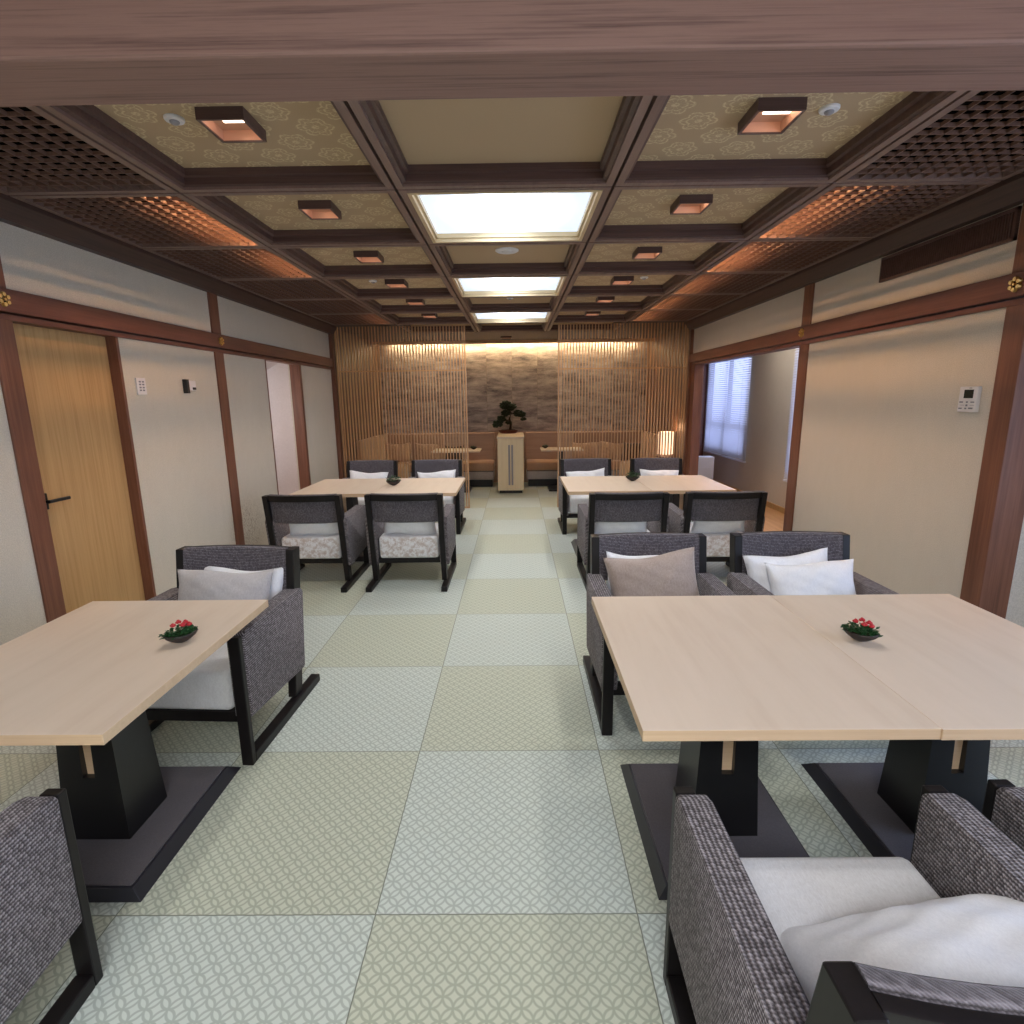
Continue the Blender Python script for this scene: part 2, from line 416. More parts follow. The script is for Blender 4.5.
# annex behind the right opening
w = MB()
w.box(3.58, 3.7, 4.4, 5.3, 0, 2.5); w.box(3.58, 3.7, 5.3, 7.25, 0, .50); w.box(3.58, 3.7, 5.3, 7.25, 2.2, 2.5)
w.box(3.58, 3.7, 7.25, 8.68, 0, 2.5); w.box(3.58, 3.7, 8.68, 10.5, 0, .60); w.box(3.58, 3.7, 8.68, 10.5, 2.2, 2.5)
w.box(3.58, 3.7, 10.5, 10.75, 0, 2.5); w.box(2.55, 3.7, 4.3, 4.42, 0, 2.5)
struct(w.build('wall_annex', 'plaster_plain'))
w = MB(); w.box(2.55, 3.7, 10.62, 10.75, 0, 2.5); w.box(2.502, 2.54, 7.80, 10.62, 0, 2.5); struct(w.build('wall_annex_back', 'rail'))
w = MB(); w.box(2.55, 3.7, 4.3, 10.75, 2.5, 2.56); struct(w.build('ceiling_annex', 'plaster_plain'))
w = MB(); w.box(3.555, 3.58, 4.42, 10.62, 0, .07); struct(w.build('baseboard_annex', 'oak'))
# corridor seen through the narrow left opening
w = MB(); w.box(-3.7, -3.6, 5.0, 7.6, 0, 2.5); w.box(-3.7, -2.66, 6.95, 7.1, 0, 2.5); w.box(-3.7, -2.66, 4.95, 5.0, 0, 2.5)
struct(w.build('wall_corridor', 'pink_plaster'))
w = MB(); w.hexa([(-3.6, 5.0, 1.60), (-2.66, 5.0, 2.13), (-2.66, 6.95, 2.13), (-3.6, 6.95, 1.60), (-3.6, 5.0, 1.68), (-2.66, 5.0, 2.2), (-2.66, 6.95, 2.2), (-3.6, 6.95, 1.68)])
struct(w.build('ceiling_corridor', 'pink_plaster'))

# posts, rails, crown (each its own trim)
tn = [0]
def trim(mb, mat, sm=False):
    tn[0] += 1
    return struct(mb.build('trim_%d' % tn[0], mat, smooth=sm))
for sgn, X, ys in ((-1, XL, [(2.75, 2.87), (4.76, 4.90)]), (1, XR, [(2.72, 2.845), (4.70, 4.842), (7.60, 7.74)])):
    for (y0, y1) in ys:
        a = MB()
        if sgn < 0: a.box(X-.12, X+.012, y0, y1, 0, 1.975, .003)
        else: a.box(X-.012, X+(.14 if y0 < 7 else .11), y0, y1, 0, 1.975, .003)
        trim(a, 'post')
        a = MB()
        if sgn < 0: a.box(X-.02, X+.012, y0+.0, y1, 2.10, 2.43, .003)
        else: a.box(X-.012, X+.02, y0, y1, 2.10, 2.43, .003)
        if y0 < 7: trim(a, 'post')
    i, o = (X, X+.035) if sgn < 0 else (X-.035, X)
    y0 = 2.75 if sgn < 0 else 2.72
    trim(MB().box(min(i, o)-(.04 if sgn < 0 else 0), max(i, o)+(.04 if sgn > 0 else 0), y0, 7.80, 1.992, 2.102, .004), 'rail')
    i2, o2 = (X-.08, X+.015) if sgn < 0 else (X-.015, X+.12)
    trim(MB().box(i2, o2, y0, 7.78, 1.955, 1.984, .002), 'rail')
    # crown
    if sgn < 0: trim(MB().prism([(X, 2.425), (X+.05, 2.425), (X+.10, 2.50), (X+.10, H+.06), (X, H+.06)], 'y', 1.2, 7.82), 'crown')
    else: trim(MB().prism([(X, 2.42), (X-.05, 2.42), (X-.10, 2.50), (X-.10, H+.06), (X, H+.06)], 'y', 1.2, 7.82), 'crown')
# end posts by the screens
trim(MB().box(XL, XL+.05, 7.74, 7.80, 0, 2.43, .003), 'post'); trim(MB().box(XR-.04, XR, 7.74, 7.80, 0, 2.43, .003), 'post')
# door jambs
trim(MB().box(-2.60, XL+.004, 3.60, 3.625, 0, 1.96, .002), 'post')
trim(MB().box(-2.62, XL+.006, 6.60, 6.66, 0, 1.96, .002), 'post')
trim(MB().box(-2.60, XL+.004, 5.715, 5.735, 0, 1.96, .002), 'post')
# big lintel over the camera side
trim(MB().box(-2.55, 3.12, 1.122, 1.282, 2.15, 2.62, .006), 'beam')
# ------------------------------------------------------------------ door
d = MB().box(-2.60, -2.57, 2.87, 3.60, .005, 1.955, .002)
for k in range(1, 6): pass
door = struct(d.build('door_1', 'oak'))
h = MB(); h.box(-2.575, -2.545, 2.895, 2.94, .985, 1.075, .004); h.tube([(-2.56, 2.918, 1.03), (-2.515, 2.918, 1.03)], .009, 10)
h.box(-2.525, -2.508, 2.905, 3.05, 1.022, 1.040, .004)
h.build('door_handle', 'blackplastic', door)

# rosettes on the posts
def rosette(x, y, z, sgn, label):
    t = thing('nail_cover', label, 'wall ornament', (x, y, z), 0, 'brass flower nail covers on the wall rails')
    p = MB()
    def disc(cy, cz, r, t0, t1, n=14):
        A = [p.bm.verts.new((sgn*t0, cy+r*math.cos(2*math.pi*k/n), cz+r*math.sin(2*math.pi*k/n))) for k in range(n)]
        B = [p.bm.verts.new((sgn*t1, cy+r*.75*math.cos(2*math.pi*k/n), cz+r*.75*math.sin(2*math.pi*k/n))) for k in range(n)]
        p.bm.faces.new(A); p.bm.faces.new(B)
        for k in range(n): p.bm.faces.new((A[k], A[(k+1) % n], B[(k+1) % n], B[k]))
    for k in range(6):
        a0 = math.pi/3*k+.5
        disc(.024*math.cos(a0), .024*math.sin(a0), .0125, 0, .012)
    p.build('petals', 'gold', t)
    p = MB(); disc(0, 0, .022, 0, .004); p.build('back_plate', 'dark', t)
    p = MB(); disc(0, 0, .008, .004, .014, 10); p.build('centre_boss', 'gold', t)
rosette(XL+.036, 2.81, 2.047, 1, 'brass flower nail cover on the post left of the oak door')
rosette(XL+.036, 4.83, 2.047, 1, 'small brass flower nail cover beyond the oak door, above the black sensor wall')
rosette(XR-.036, 2.782, 2.047, -1, 'brass flower nail cover on the near right post beside the air vent')
rosette(XR-.036, 4.77, 2.047, -1, 'brass flower nail cover on the post at the annex opening')

# ------------------------------------------------------------------ ceiling
ce = struct(MB().box(-2.6, 2.6, -2.3, 9.92, 2.84, 2.9).build('ceiling', 'dark'))
def ring(mb, x0, x1, y0, y1, prof, mi=None):
    # prof: list of (inset, z); mitred ring
    rs = []
    for ins, z in prof:
        rs.append([mb.bm.verts.new(q) for q in ((x0+ins, y0+ins, z), (x1-ins, y0+ins, z), (x1-ins, y1-ins, z), (x0+ins, y1-ins, z))])
    for i in range(len(rs)-1):
        for k in range(4):
            mb.bm.faces.new((rs[i][k], rs[i][(k+1) % 4], rs[i+1][(k+1) % 4], rs[i+1][k]))
SL = .007
ycells = [(1.29, rows[1])]+[(rows[i], rows[i+1]) for i in range(1, 8)]
xcells = list(zip(GX[:-1], GX[1:]))
for r, (y0, y1) in enumerate(ycells):
    for c, (x0, x1) in enumerate(xcells):
        X0, X1, Y0_, Y1_ = x0+SL, x1-SL, y0+SL, y1-SL
        f = MB(); ring(f, X0, X1, Y0_, Y1_, [(0, H+.05), (0, H), (.034, H), (.034, H+.012)])
        f.build('coffer_frame', 'ceil', ce)
        sky = c == 1 and r in (2, 4, 6)
        if sky: continue
        m_ = MB(); ring(m_, X0, X1, Y0_, Y1_, [(.034, H+.012), (.052, H+.016), (.052, H+.045), (.068, H+.05), (.068, H+.082)])
        m_.build('coffer_moulding', 'mould', ce)
        p = MB(); p.box(X0+.06, X1-.06, Y0_+.06, Y1_-.06, H+.08, H+.09)
        p.build('cloth_panel', 'goldcloth' if c == 1 else 'rosette', ce)
# slots between the frames, dark backing
s_ = MB()
s_.box(XL+.1, XR-.1, 1.29, 9.92, H+.095, H+.11)
for x in GX: s_.box(x-.012, x+.012, 1.29, rows[8], H+.03, H+.10)
for y in rows[1:]: s_.box(GX[0], GX[3], y-.012, y+.012, H+.03, H+.10)
# opening above lattice bays is kept free: rebuild as panels only over the cloth
s_.bm.free()
s_ = MB()
s_.box(GX[0]-.012, GX[3]+.012, 1.29, rows[2], H+.092, H+.10)
for x in GX: s_.box(x-.012, x+.012, 1.29, rows[8], H+.03, H+.29)
for y in rows[1:]: s_.box(XL+.1, XR-.1, y-.012, y+.012, H+.03, H+.29)
for r, (y0, y1) in enumerate(ycells):
    if r in (2, 4, 6):
        s_.box(GX[0], GX[1], y0, y1, H+.092, H+.10); s_.box(GX[2], GX[3], y0, y1, H+.092, H+.10)
    elif r > 0: s_.box(GX[0], GX[3], y0, y1, H+.092, H+.10)
for (x0, x1, y0, y1) in ((XL-.1, XL+.06, 1.1, 7.84), (XR-.06, XR+.1, 1.1, 7.84), (-2.6, 2.6, 1.1, 1.29), (-2.6, GX[0], rows[7]+.01, rows[7]+.05), (GX[3], 2.6, rows[7]+.01, rows[7]+.05)):
    s_.box(x0, x1, y0, y1, H+.055, H+.33)
s_.build('dark_backing', 'dark', ce)
# lattice bays
P = .0605
for side in (-1, 1):
    for r, (y0, y1) in enumerate(ycells[:7]):
        x0, x1 = (XL+.10, GX[0]) if side < 0 else (GX[3], XR-.10)
        X0, X1, Y0_, Y1_ = x0+SL, x1-SL, y0+SL, y1-SL
        f = MB(); ring(f, X0, X1, Y0_, Y1_, [(0, H+.05), (0, H), (.034, H), (.034, H+.05)])
        f.build('lattice_frame', 'ceil', ce)
        l = MB(); t = .0025
        nx = max(1, round((X1-X0-.068)/P)); ny = max(1, round((Y1_-Y0_-.068)/P))
        for i in range(1, nx):
            xx = X0+.034+(X1-X0-.068)*i/nx; l.box(xx-t, xx+t, Y0_+.034, Y1_-.034, H+.004, H+.018)
        for j in range(1, ny):
            yy = Y0_+.034+(Y1_-Y0_-.068)*j/ny; l.box(X0+.034, X1-.034, yy-t, yy+t, H+.004, H+.018)
        l.build('lattice_panel', 'lattice', ce)
# plain plates in front of and behind the coffers
struct(MB().box(-2.55, 3.2, -2.3, 1.125, H, H+.06).box(2.55, 3.2, 1.125, 2.86, H, H+.06).build('ceiling_near', 'ceil'))
struct(MB().box(-2.46, 2.38, rows[8]+.012, 9.88, H, H+.06).build('ceiling_alcove', 'crown'))
p = MB(); p.box(-2.46, GX[0]-.01, ycells[7][0]+.014, rows[8], H, H+.05); p.box(GX[3]+.01, 2.38, ycells[7][0]+.014, rows[8], H, H+.05)
struct(p.build('ceiling_alcove_sides', 'crown'))
trim(MB().box(-2.46, 2.38, 9.86, 9.90, 2.47, 2.62, .003), 'slat')
# amber strip lamps above the lattice
def strip(x, y0, y1, z, mat, label, shade=0):
    t = thing('strip_lamp', label, 'strip light', (x, (y0+y1)/2, z))
    l = (y1-y0)/2
    MB().box(-.018, .018, -l, l, .0, .02, .003).build('housing', 'greyplastic', t)
    MB().box(-.012, .012, -l+.01, l-.01, -.008, .0).build('glowing_tube', mat, t)
    if shade: MB().box(*sorted((shade*.034, shade*.037)), -l, l, -.026, .02).build('spill_blocker', 'greyplastic', t)  # added unseen plate that keeps amber spill off the walls
    return t
def amber(name, k):
    return emit(name, (1, .54, .25, 1), k)
am = {1: amber('amber_1', 140), 2: amber('amber_2', 90), 3: amber('amber_3', 35)}
for side, lst in ((-1, [(2, 1), (3, 2), (6, 3)]), (1, [(2, 1), (3, 1), (4, 2), (5, 2), (6, 2)])):
    for r, k in lst:
        x = GX[0]-.034 if side < 0 else GX[3]+.034
        y0, y1 = ycells[r]
        strip(x, y0+.03, y1-.03, H+.20, am[k], shade=side, label='amber strip lamp glowing above the %s ceiling lattice, bay %s' % ('left' if side < 0 else 'right', {2: 'level with the nearest light panel', 3: 'just beyond the nearest light panel', 4: 'level with the middle light panel', 5: 'just beyond the middle light panel', 6: 'level with the farthest light panel'}[r]))
# light panels
for i, r in enumerate((2, 4, 6)):
    y0, y1 = ycells[r]
    t = thing('skylight', ['largest and nearest square skylight panel in the ceiling', 'middle skylight panel of the three in the ceiling', 'farthest skylight panel, close to the wooden screens'][i], 'ceiling light', ((GX[1]+GX[2])/2, (y0+y1)/2, H), 0, 'glowing square panels down the middle of the ceiling')
    hx, hy = (GX[2]-GX[1])/2-SL-.036, (y1-y0)/2-SL-.036
    f = MB(); ring(f, -hx, hx, -hy, hy, [(0, .05), (0, -.002), (.02, -.002), (.02, .018), (.034, .02), (.034, .05)])
    f.build('frame', 'goldframe', t)
    MB().box(-hx+.02, hx-.02, -hy+.02, hy-.02, .046, .056).build('diffuser', 'sky', t)
# downlights
def downlight():
    t = thing('ceiling_downlight', '', 'ceiling light')
    f = MB(); ring(f, -.088, .088, -.095, .095, [(0, .01), (0, -.042), (.010, -.042), (.010, -.036)])
    f.build('frame', 'mould', t)
    g = MB(); ring(g, -.088, .088, -.095, .095, [(.010, -.037), (.014, -.003)]); g.quad((-.074, -.081, -.003), (.074, -.081, -.003), (.074, .081, -.003), (-.074, .081, -.003))
    g.build('copper_lining', 'copper', t)
    MB().box(-.03, .07, -.076, .005, -.010, -.004).build('lamp', 'dl', t)
    return t
proto = None
ords = ['nearest the lintel', 'second from the lintel', 'third from the lintel', 'fourth from the lintel', 'fifth from the lintel', 'closest to the wooden screen']
for side in (-1, 1):
    for k in range(6):
        y = 2.352+k*.972 if k < 2 else [4.36, 5.33, 6.30, 7.28][k-2]
        x = -1.068 if side < 0 else .975
        lab = 'square copper-lined downlight in the %s ceiling row, %s' % ('left' if side < 0 else 'right', ords[k])
        if proto is None:
            proto = downlight(); proto.location = (x, y, H+.08); proto['label'] = lab; proto['group'] = 'square downlights in the coffered ceiling'
        else: dup(proto, (x, y, H+.08), 0, lab)
        L = bpy.data.lights.new('downlight_beam', 'SPOT'); L.energy = 27
        L.spot_size = R(120); L.spot_blend = .8; L.color = (1, .94, .88); L.shadow_soft_size = .05
        o = bpy.data.objects.new('downlight_beam', L); COL.objects.link(o); o.location = (x, y, H+.055)
dup(proto, (-.14, 9.33, H+.02), 0, 'small square downlight in the plain wooden ceiling beyond the screens')

# detectors
def detector(x, y, z, r, label, dome='greyplastic'):
    t = thing('smoke_detector', label, 'smoke detector', (x, y, z), 0, 'round white detectors on the ceiling')
    MB().lathe([(r, 0), (r, -.006), (r*.9, -.011), (r*.5, -.012)], n=28).build('rim', 'white', t, True)
    MB().lathe([(r*.5, -.010), (r*.48, -.016), (r*.3, -.022), (r*.08, -.024)], n=20).build('dome', dome, t, True)
detector(-1.278, 2.336, H+.08, .036, 'white ring detector with a dark dome beside the nearest left downlight')
detector(1.187, 2.34, H+.08, .036, 'white ring detector with a dark dome beside the nearest right downlight')
detector(-1.274, 5.289, H+.08, .036, 'small white detector on the left, beside the fourth downlight')
detector(1.167, 5.298, H+.08, .036, 'small white detector on the right, beside the fourth downlight')
detector(-.049, 6.25, H+.08, .036, 'small round detector between the middle and farthest light panels')
detector(-.051, 4.303, H+.08, .085, 'large flat white disc detector behind the nearest light panel', 'white')

# ------------------------------------------------------------------ wall fittings
# air vent
t = thing('air_vent', 'long dark brown slatted air vent high on the right wall', 'air vent', (XR, 3.36, 2.335))
v = MB()
for (y0, y1, z0, z1) in ((-.5, .5, -.075, -.06), (-.5, .5, .06, .075), (-.5, -.485, -.075, .075), (.485, .5, -.075, .075)):
    v.box(-.016, 0, y0, y1, z0, z1)
v.build('frame', 'mould', t)
v = MB()
for k in range(60):
    y = -.48+.96*k/59; v.box(-.012, -.002, y-.004, y+.004, -.06, .06)
v.build('slats', 'mould', t); MB().box(-.002, .0, -.485, .485, -.06, .06).build('duct_backing', 'dark', t)
# air conditioner controller
t = thing('wall_controller', 'white air-conditioning wall controller with dark display beside right post', 'wall controller', (XR, 2.985, 1.515))
MB().box(-.02, 0, -.06, .06, -.066, .066, .003).build('casing', 'white', t)
MB().box(-.0215, -.0195, -.034, .026, .006, .05).build('display', 'lcd', t)
b = MB()
for (y, z, wd, hh) in ((.038, -.014, .012, .0035), (.0, -.014, .006, .004), (-.035, -.014, .012, .003), (.0, -.031, .006, .005), (.04, -.047, .011, .0035), (.004, -.047, .006, .004), (-.028, -.046, .014, .004), (-.012, .058, .008, .002), (.03, -.03, .014, .001), (-.034, -.03, .014, .001)):
    b.box(-.0212, -.0198, y-wd, y+wd, z-hh, z+hh)
b.build('buttons', 'print', t)
# switch plate on the left wall
t = thing('light_switch_plate', 'white switch plate with small grey buttons on left plaster wall', 'light switch', (XL, 3.775, 1.655))
MB().box(0, .012, -.045, .045, -.055, .055, .002).build('plate', 'white', t)
b = MB()
for y in (-.016, .016):
    for z in (-.026, -.008, .012, .03): b.box(.011, .0135, y-.009, y+.009, z-.005, z+.005)
b.build('buttons', 'print', t)
t = thing('door_sensor', 'small black wall device with a white box behind it on left wall', 'sensor', (XL, 4.31, 1.665))
MB().box(0, .034, -.05, -.015, -.052, .052, .004).build('black_case', 'blackplastic', t)
MB().box(0, .02, -.015, .095, -.03, .045, .003).build('white_box', 'white', t)
MB().box(.018, .022, .045, .090, -.024, -.006).build('label_window', 'blackplastic', t)

# ------------------------------------------------------------------ windows and blinds
def window(n, x, y0, y1, z0, z1, sgn, mat='day'):
    o = struct(MB().box(x, x+.01, y0, y1, z0, z1).build('window_%d' % n, mat))
    f = MB(); t_ = .035
    xx0, xx1 = (x-.06, x) if sgn > 0 else (x, x+.06)
    f.box(xx0, xx1, y0, y0+t_, z0, z1); f.box(xx0, xx1, y1-t_, y1, z0, z1); f.box(xx0, xx1, y0, y1, z0, z0+t_); f.box(xx0, xx1, y0, y1, z1-t_, z1)
    f.box(xx0, xx1, (y0+y1)/2-.025, (y0+y1)/2+.025, z0, z1)
    f.box(xx0+.01, xx1, y0, y1, z0+.42, z0+.46)
    f.build('window_frame', 'greyplastic', o)
def blind(x, y0, y1, z0, z1, label):
    t = thing('venetian_blind', label, 'window blind', (x, (y0+y1)/2, z0), 0, 'white venetian blinds in the annex')
    l = (y1-y0)/2; s = MB(); z = .06; 
    while z < z1-z0-.03:
        s.hexa([(-.010, -l, z-.0165), (.010, -l, z+.0125), (.010, l, z+.0125), (-.010, l, z-.0165), (-.010, -l, z-.0150), (.010, -l, z+.0140), (.010, l, z+.0140), (-.010, l, z-.0150)]); z += .034
    s.build('slats', 'blind', t)
    MB().box(-.015, .015, -l, l, 0, .03, .003).build('bottom_rail', 'blind', t)
    MB().box(-.02, .02, -l, l, z1-z0-.03, z1-z0, .003).build('head_rail', 'blind', t)
    c = MB()
    for y in (-l*.7, 0, l*.7): c.box(-.014, -.012, y-.002, y+.002, .02, z1-z0)
    c.build('cords', 'white', t)
window(1, 3.66, 8.68, 10.5, .60, 2.2, 1); window(2, 3.66, 5.3, 7.25, .50, 2.2, 1)
blind(3.545, 8.56, 10.46, .52, 2.26, 'wide white venetian blind over the far annex window, seen almost whole')
blind(3.545, 5.35, 7.28, .43, 2.26, 'white venetian blind seen as a narrow strip beside the opening post')
window(3, 3.18, -.9, 1.7, .7, 2.1, 1, 'day2')
# air purifier
t = thing('air_purifier', 'white box-shaped air purifier on the annex floor below the blind', 'air purifier', (3.04, 9.1, 0))
MB().box(-.19, .19, -.1, .1, .02, .575, .015, 3).build('body', 'white', t, True)
MB().box(-.16, .16, -.09, .09, 0, .022).build('base', 'greyplastic', t)
MB().box(-.14, .14, -.104, -.1, .06, .40, .003).build('front_grille', 'white', t)

# ------------------------------------------------------------------ slatted screens
def screen(x0, x1, label):
    t = thing('slatted_screen', label, 'room divider', ((x0+x1)/2, 7.83, 0), 0, 'tall vertical-slat wooden screens before the alcove')
    l = (x1-x0)/2; n = round((x1-x0)/.0425); s = MB()
    for k in range(1, n):
        x = -l+2*l*k/n; s.box(x-.0068, x+.0068, -.011, .011, .0, H)
    s.build('slats', 'slat', t)
    f = MB(); f.box(-l, -l+.02, -.02, .02, 0, H, .002); f.build('edge_post', 'slat', t)
    MB().box(l-.02, l, -.02, .02, 0, H, .002).build('edge_post', 'slat', t)
    MB().box(-l+.02, l-.02, -.005, .005, 1.925, 1.94).build('middle_rail', 'slat', t)
    MB().box(-l+.02, l-.02, -.02, .02, 0, .02).build('bottom_rail', 'slat', t)
screen(-2.45, -.675, 'tall slatted wooden screen on the left, before the alcove')
screen(.588, 2.355, 'tall slatted wooden screen on the right, with a lit lantern behind')

# ------------------------------------------------------------------ alcove
# cove strip
t = thing('cove_lamp', 'warm strip lamp hidden behind the wooden lip washing down the grey wallpaper', 'strip light', (-.04, 10.20, 2.535))
MB().box(-2.25, 2.25, -.03, .03, .0, .03).build('housing', 'greyplastic', t)
MB().box(-2.2, 2.2, -.012, .02, -.012, .0).build('glowing_tube', 'strip', t)
struct(MB().box(-2.46, 2.38, 9.9, 10.3, 2.80, 2.84).build('ceiling_cove', 'slat'))
def bench(x0, x1, sx0, sx1, sy0, label, side):
    t = thing('alcove_bench', label, 'bench', (0, 0, 0), 0, 'low upholstered benches in the alcove')
    MB().box(x0+.03, x1-.03, 9.78, 10.28, .0, .13, .005).build('plinth', 'black', t)
    MB().box(x0, x1, 9.72, 10.28, .13, .275, .03, 3).build('lower_cushion', 'alcove_seat', t, True)
    MB().box(x0+.01, x1-.01, 9.76, 10.28, .270, .29).build('frame_rail', 'black', t)
    MB().box(x0, x1, 9.72, 10.24, .285, .44, .03, 3).build('seat_cushion', 'alcove_cloth', t, True)
    MB().box(x0, x1, 10.2, 10.28, .44, .93, .01, 2).build('backrest', 'wains', t)
    MB().box(sx0, sx1, sy0, 9.70, .0, .13, .005).build('side_plinth', 'black', t)
    MB().box(sx0, sx1, sy0, 9.71, .13, .44, .03, 3).build('side_cushion', 'alcove_cloth', t, True)
    bx0, bx1 = (sx0, sx0+.09) if side < 0 else (sx1-.09, sx1)
    MB().box(bx0, bx1, sy0, 10.2, .44, .93, .01, 2).build('side_backrest', 'alcove_cloth', t)
    if side < 0: MB().box(-2.37, -1.32, 10.12, 10.2, .44, .925, .02, 3).build('back_pad', 'alcove_cloth', t, True)
    else: MB().box(1.05, 2.28, 10.12, 10.2, .44, .925, .02, 3).build('back_pad', 'alcove_back', t, True)
bench(-2.455, -.395, -2.455, -1.9, 8.5, 'L-shaped upholstered bench behind the left screen', -1)
bench(.185, 2.375, 1.82, 2.375, 8.75, 'L-shaped upholstered bench behind the right screen', 1)
def alcove_table(x0, x1, y0, y1, z, label):
    t = thing('alcove_table', label, 'table', ((x0+x1)/2, (y0+y1)/2, 0), 0, 'small pale tables in the alcove')
    a_, b_ = (x1-x0)/2, (y1-y0)/2
    MB().box(-a_, a_, -b_, b_, z-.025, z, .003).build('tabletop', 'maple', t)
    MB().box(-.05, .05, -.05, .05, .03, z-.025).build('pedestal', 'black', t)
    MB().box(-.22, .22, -.24, .24, 0, .03, .004).build('base', 'black', t)
alcove_table(-1.40, -.60, 9.12, 9.68, .70, 'small pale table before the left alcove bench')
alcove_table(.42, 1.12, 9.18, 9.68, .70, 'small pale table before the right alcove bench')
# cabinet
t = thing('cabinet', 'narrow pale wood cabinet with long door pulls, seen end-on between the benches', 'cabinet', (-.088, 9.26, 0))
MB().box(-.215, .215, -.21, .92, .05, .905, .003).build('body', 'cabinet', t)
MB().box(-.225, .225, -.225, .93, .905, .932, .003).build('top', 'maple', t)
for sx in (-1, 1):
    dd = MB(); x0, x1 = sorted((sx*.003, sx*.21)); dd.box(x0, x1, -.224, -.212, .075, .895, .002); dr = dd.build('door', 'cabinet', t)
    hb = MB(); x0, x1 = sorted((sx*.010, sx*.040)); 
    hb.box(x0, x1, -.232, -.224, .14, .80, .002); hb.build('pull_handle', 'greyplastic', dr)
MB().box(-.19, .19, -.19, .90, 0, .05).build('plinth', 'black', t)
MB().box(-.215, .215, -.222, -.21, .05, .07).build('bottom_rail', 'cabinet', t)
# bonsai
t = thing('bonsai_tree', 'small bonsai pine in a reddish tray pot on the cabinet', 'bonsai', (-.135, 9.98, .932)); t.scale = (1.18, 1.18, 1.18)
MB().lathe([(.09, 0), (.105, .01), (.125, .045), (.13, .05), (.115, .05)], n=24, sx=1.25, sy=.75).build('pot', 'pot', t, True)
MB().lathe([(.115, .046), (.08, .056), (.02, .06)], n=20, sx=1.25, sy=.75).build('soil', 'bark', t, True)
tr = MB(); tr.tube([(.03, 0, .05), (.04, 0, .14), (.02, .01, .22), (.05, 0, .30), (0, .01, .38), (-.02, 0, .46)], [.022, .017, .014, .012, .009, .005], 8)
tr.tube([(.03, 0, .20), (-.06, -.01, .19), (-.15, 0, .15)], [.01, .007, .004], 6)
tr.tube([(.045, 0, .29), (.12, 0, .31), (.20, .01, .27)], [.009, .006, .004], 6); tr.tube([(.2, .01, .27), (.23, 0, .2)], [.004, .002], 5)
tr.tube([(.02, 0, .34), (-.05, 0, .33), (-.09, 0, .29)], [.007, .005, .003], 6)
tr.build('trunk', 'bark', t, True)
fo = MB()
for (cx, cz, rr, n) in ((-.15, .15, .07, 34), (-.10, .22, .06, 26), (-.19, .12, .04, 12), (-.04, .30, .06, 28), (-.03, .42, .085, 50), (.03, .38, .06, 26), (.08, .40, .05, 20), (.15, .30, .065, 34), (.21, .28, .05, 20), (.235, .21, .03, 12), (0, .16, .035, 12)):
    for _ in range(int(n*2.2)):
        a1 = rnd.uniform(0, 6.28); q = rr*math.sqrt(rnd.random())
        fo.ball((cx+q*math.cos(a1), rnd.uniform(-.06, .06), cz+.7*q*math.sin(a1)), rnd.uniform(.013, .024), 1, (1.2, 1.2, .7), .003)
fo.build('foliage', 'pine', t)
# lantern
t = thing('floor_lantern', 'glowing paper lantern lamp behind the right screen', 'lamp', (2.24, 8.32, 0))
MB().box(-.13, .13, -.13, .13, 0, .03, .004).build('base', 'post', t)
st = MB()
for sx in (-1, 1):
    for sy in (-1, 1): st.box(sx*.115-.008, sx*.115+.008, sy*.115-.008, sy*.115+.008, .03, 1.04)
st.box(-.12, .12, -.12, .12, .655, .675); st.build('stand', 'post', t)
MB().lathe([(.108, .70), (.108, 1.03)], n=28).build('paper_shade', 'shade', t, True)
# ------------------------------------------------------------------ cushions
def pillow_mesh(name, w_, h_, t_, seed, mat, seam=True):
    wk = .75 if seed == 7 else .55
    rn = random.Random(seed); ph = [rn.uniform(0, 6.28) for _ in range(8)]
    b = MB(); n = 30
    def prof(u, v, sg):
        x = (u*2-1); z = (v*2-1)
        e = max(0, (1-abs(x)**2.8))**.55 * max(0, (1-abs(z)**2.8))**.55
        pinch = 1-.07*(1-x*x)*abs(z)**4
        px = x*w_/2*(1-.075*(1-z*z)*abs(x)**3); pz = z*h_/2*(1-.105*(1-x*x)*abs(z)**3)
        wr = wk*(.008*math.sin(4*x+3*z+ph[0])+.005*math.sin(9*x-7*z+ph[1])+.003*math.sin(15*z+8*x+2*math.sin(3*x)+ph[2]))*e
        r_ = math.hypot(abs(x)-1, abs(z)-1)
        cr = .012*math.exp(-(r_/.45)**2)*math.sin(9*(x*(1 if z > 0 else -1))+ph[3])
        return (px, sg*(t_/2*e)+sg*wr+cr, pz+.006*math.sin(4*x+ph[4]))
    for sg in (-1, 1): b.grid(lambda u, v, s=sg: prof(u, v, s), n, n)
    bmesh.ops.remove_doubles(b.bm, verts=b.bm.verts, dist=.0008)
    return b
CUSH = {}
def cushion(kind, loc, rot, label, group, size=(.46, .31, .15), seed=1):
    key = (kind, size, seed)
    if key not in CUSH:
        o = pillow_mesh('cushion', *size, seed, kind).build('cushion', kind, None, True, angle=80); CUSH[key] = o
    else:
        o = CUSH[key].copy(); COL.objects.link(o)
    o.location = loc; o.rotation_euler = rot
    return tag(o, label, 'cushion', group)

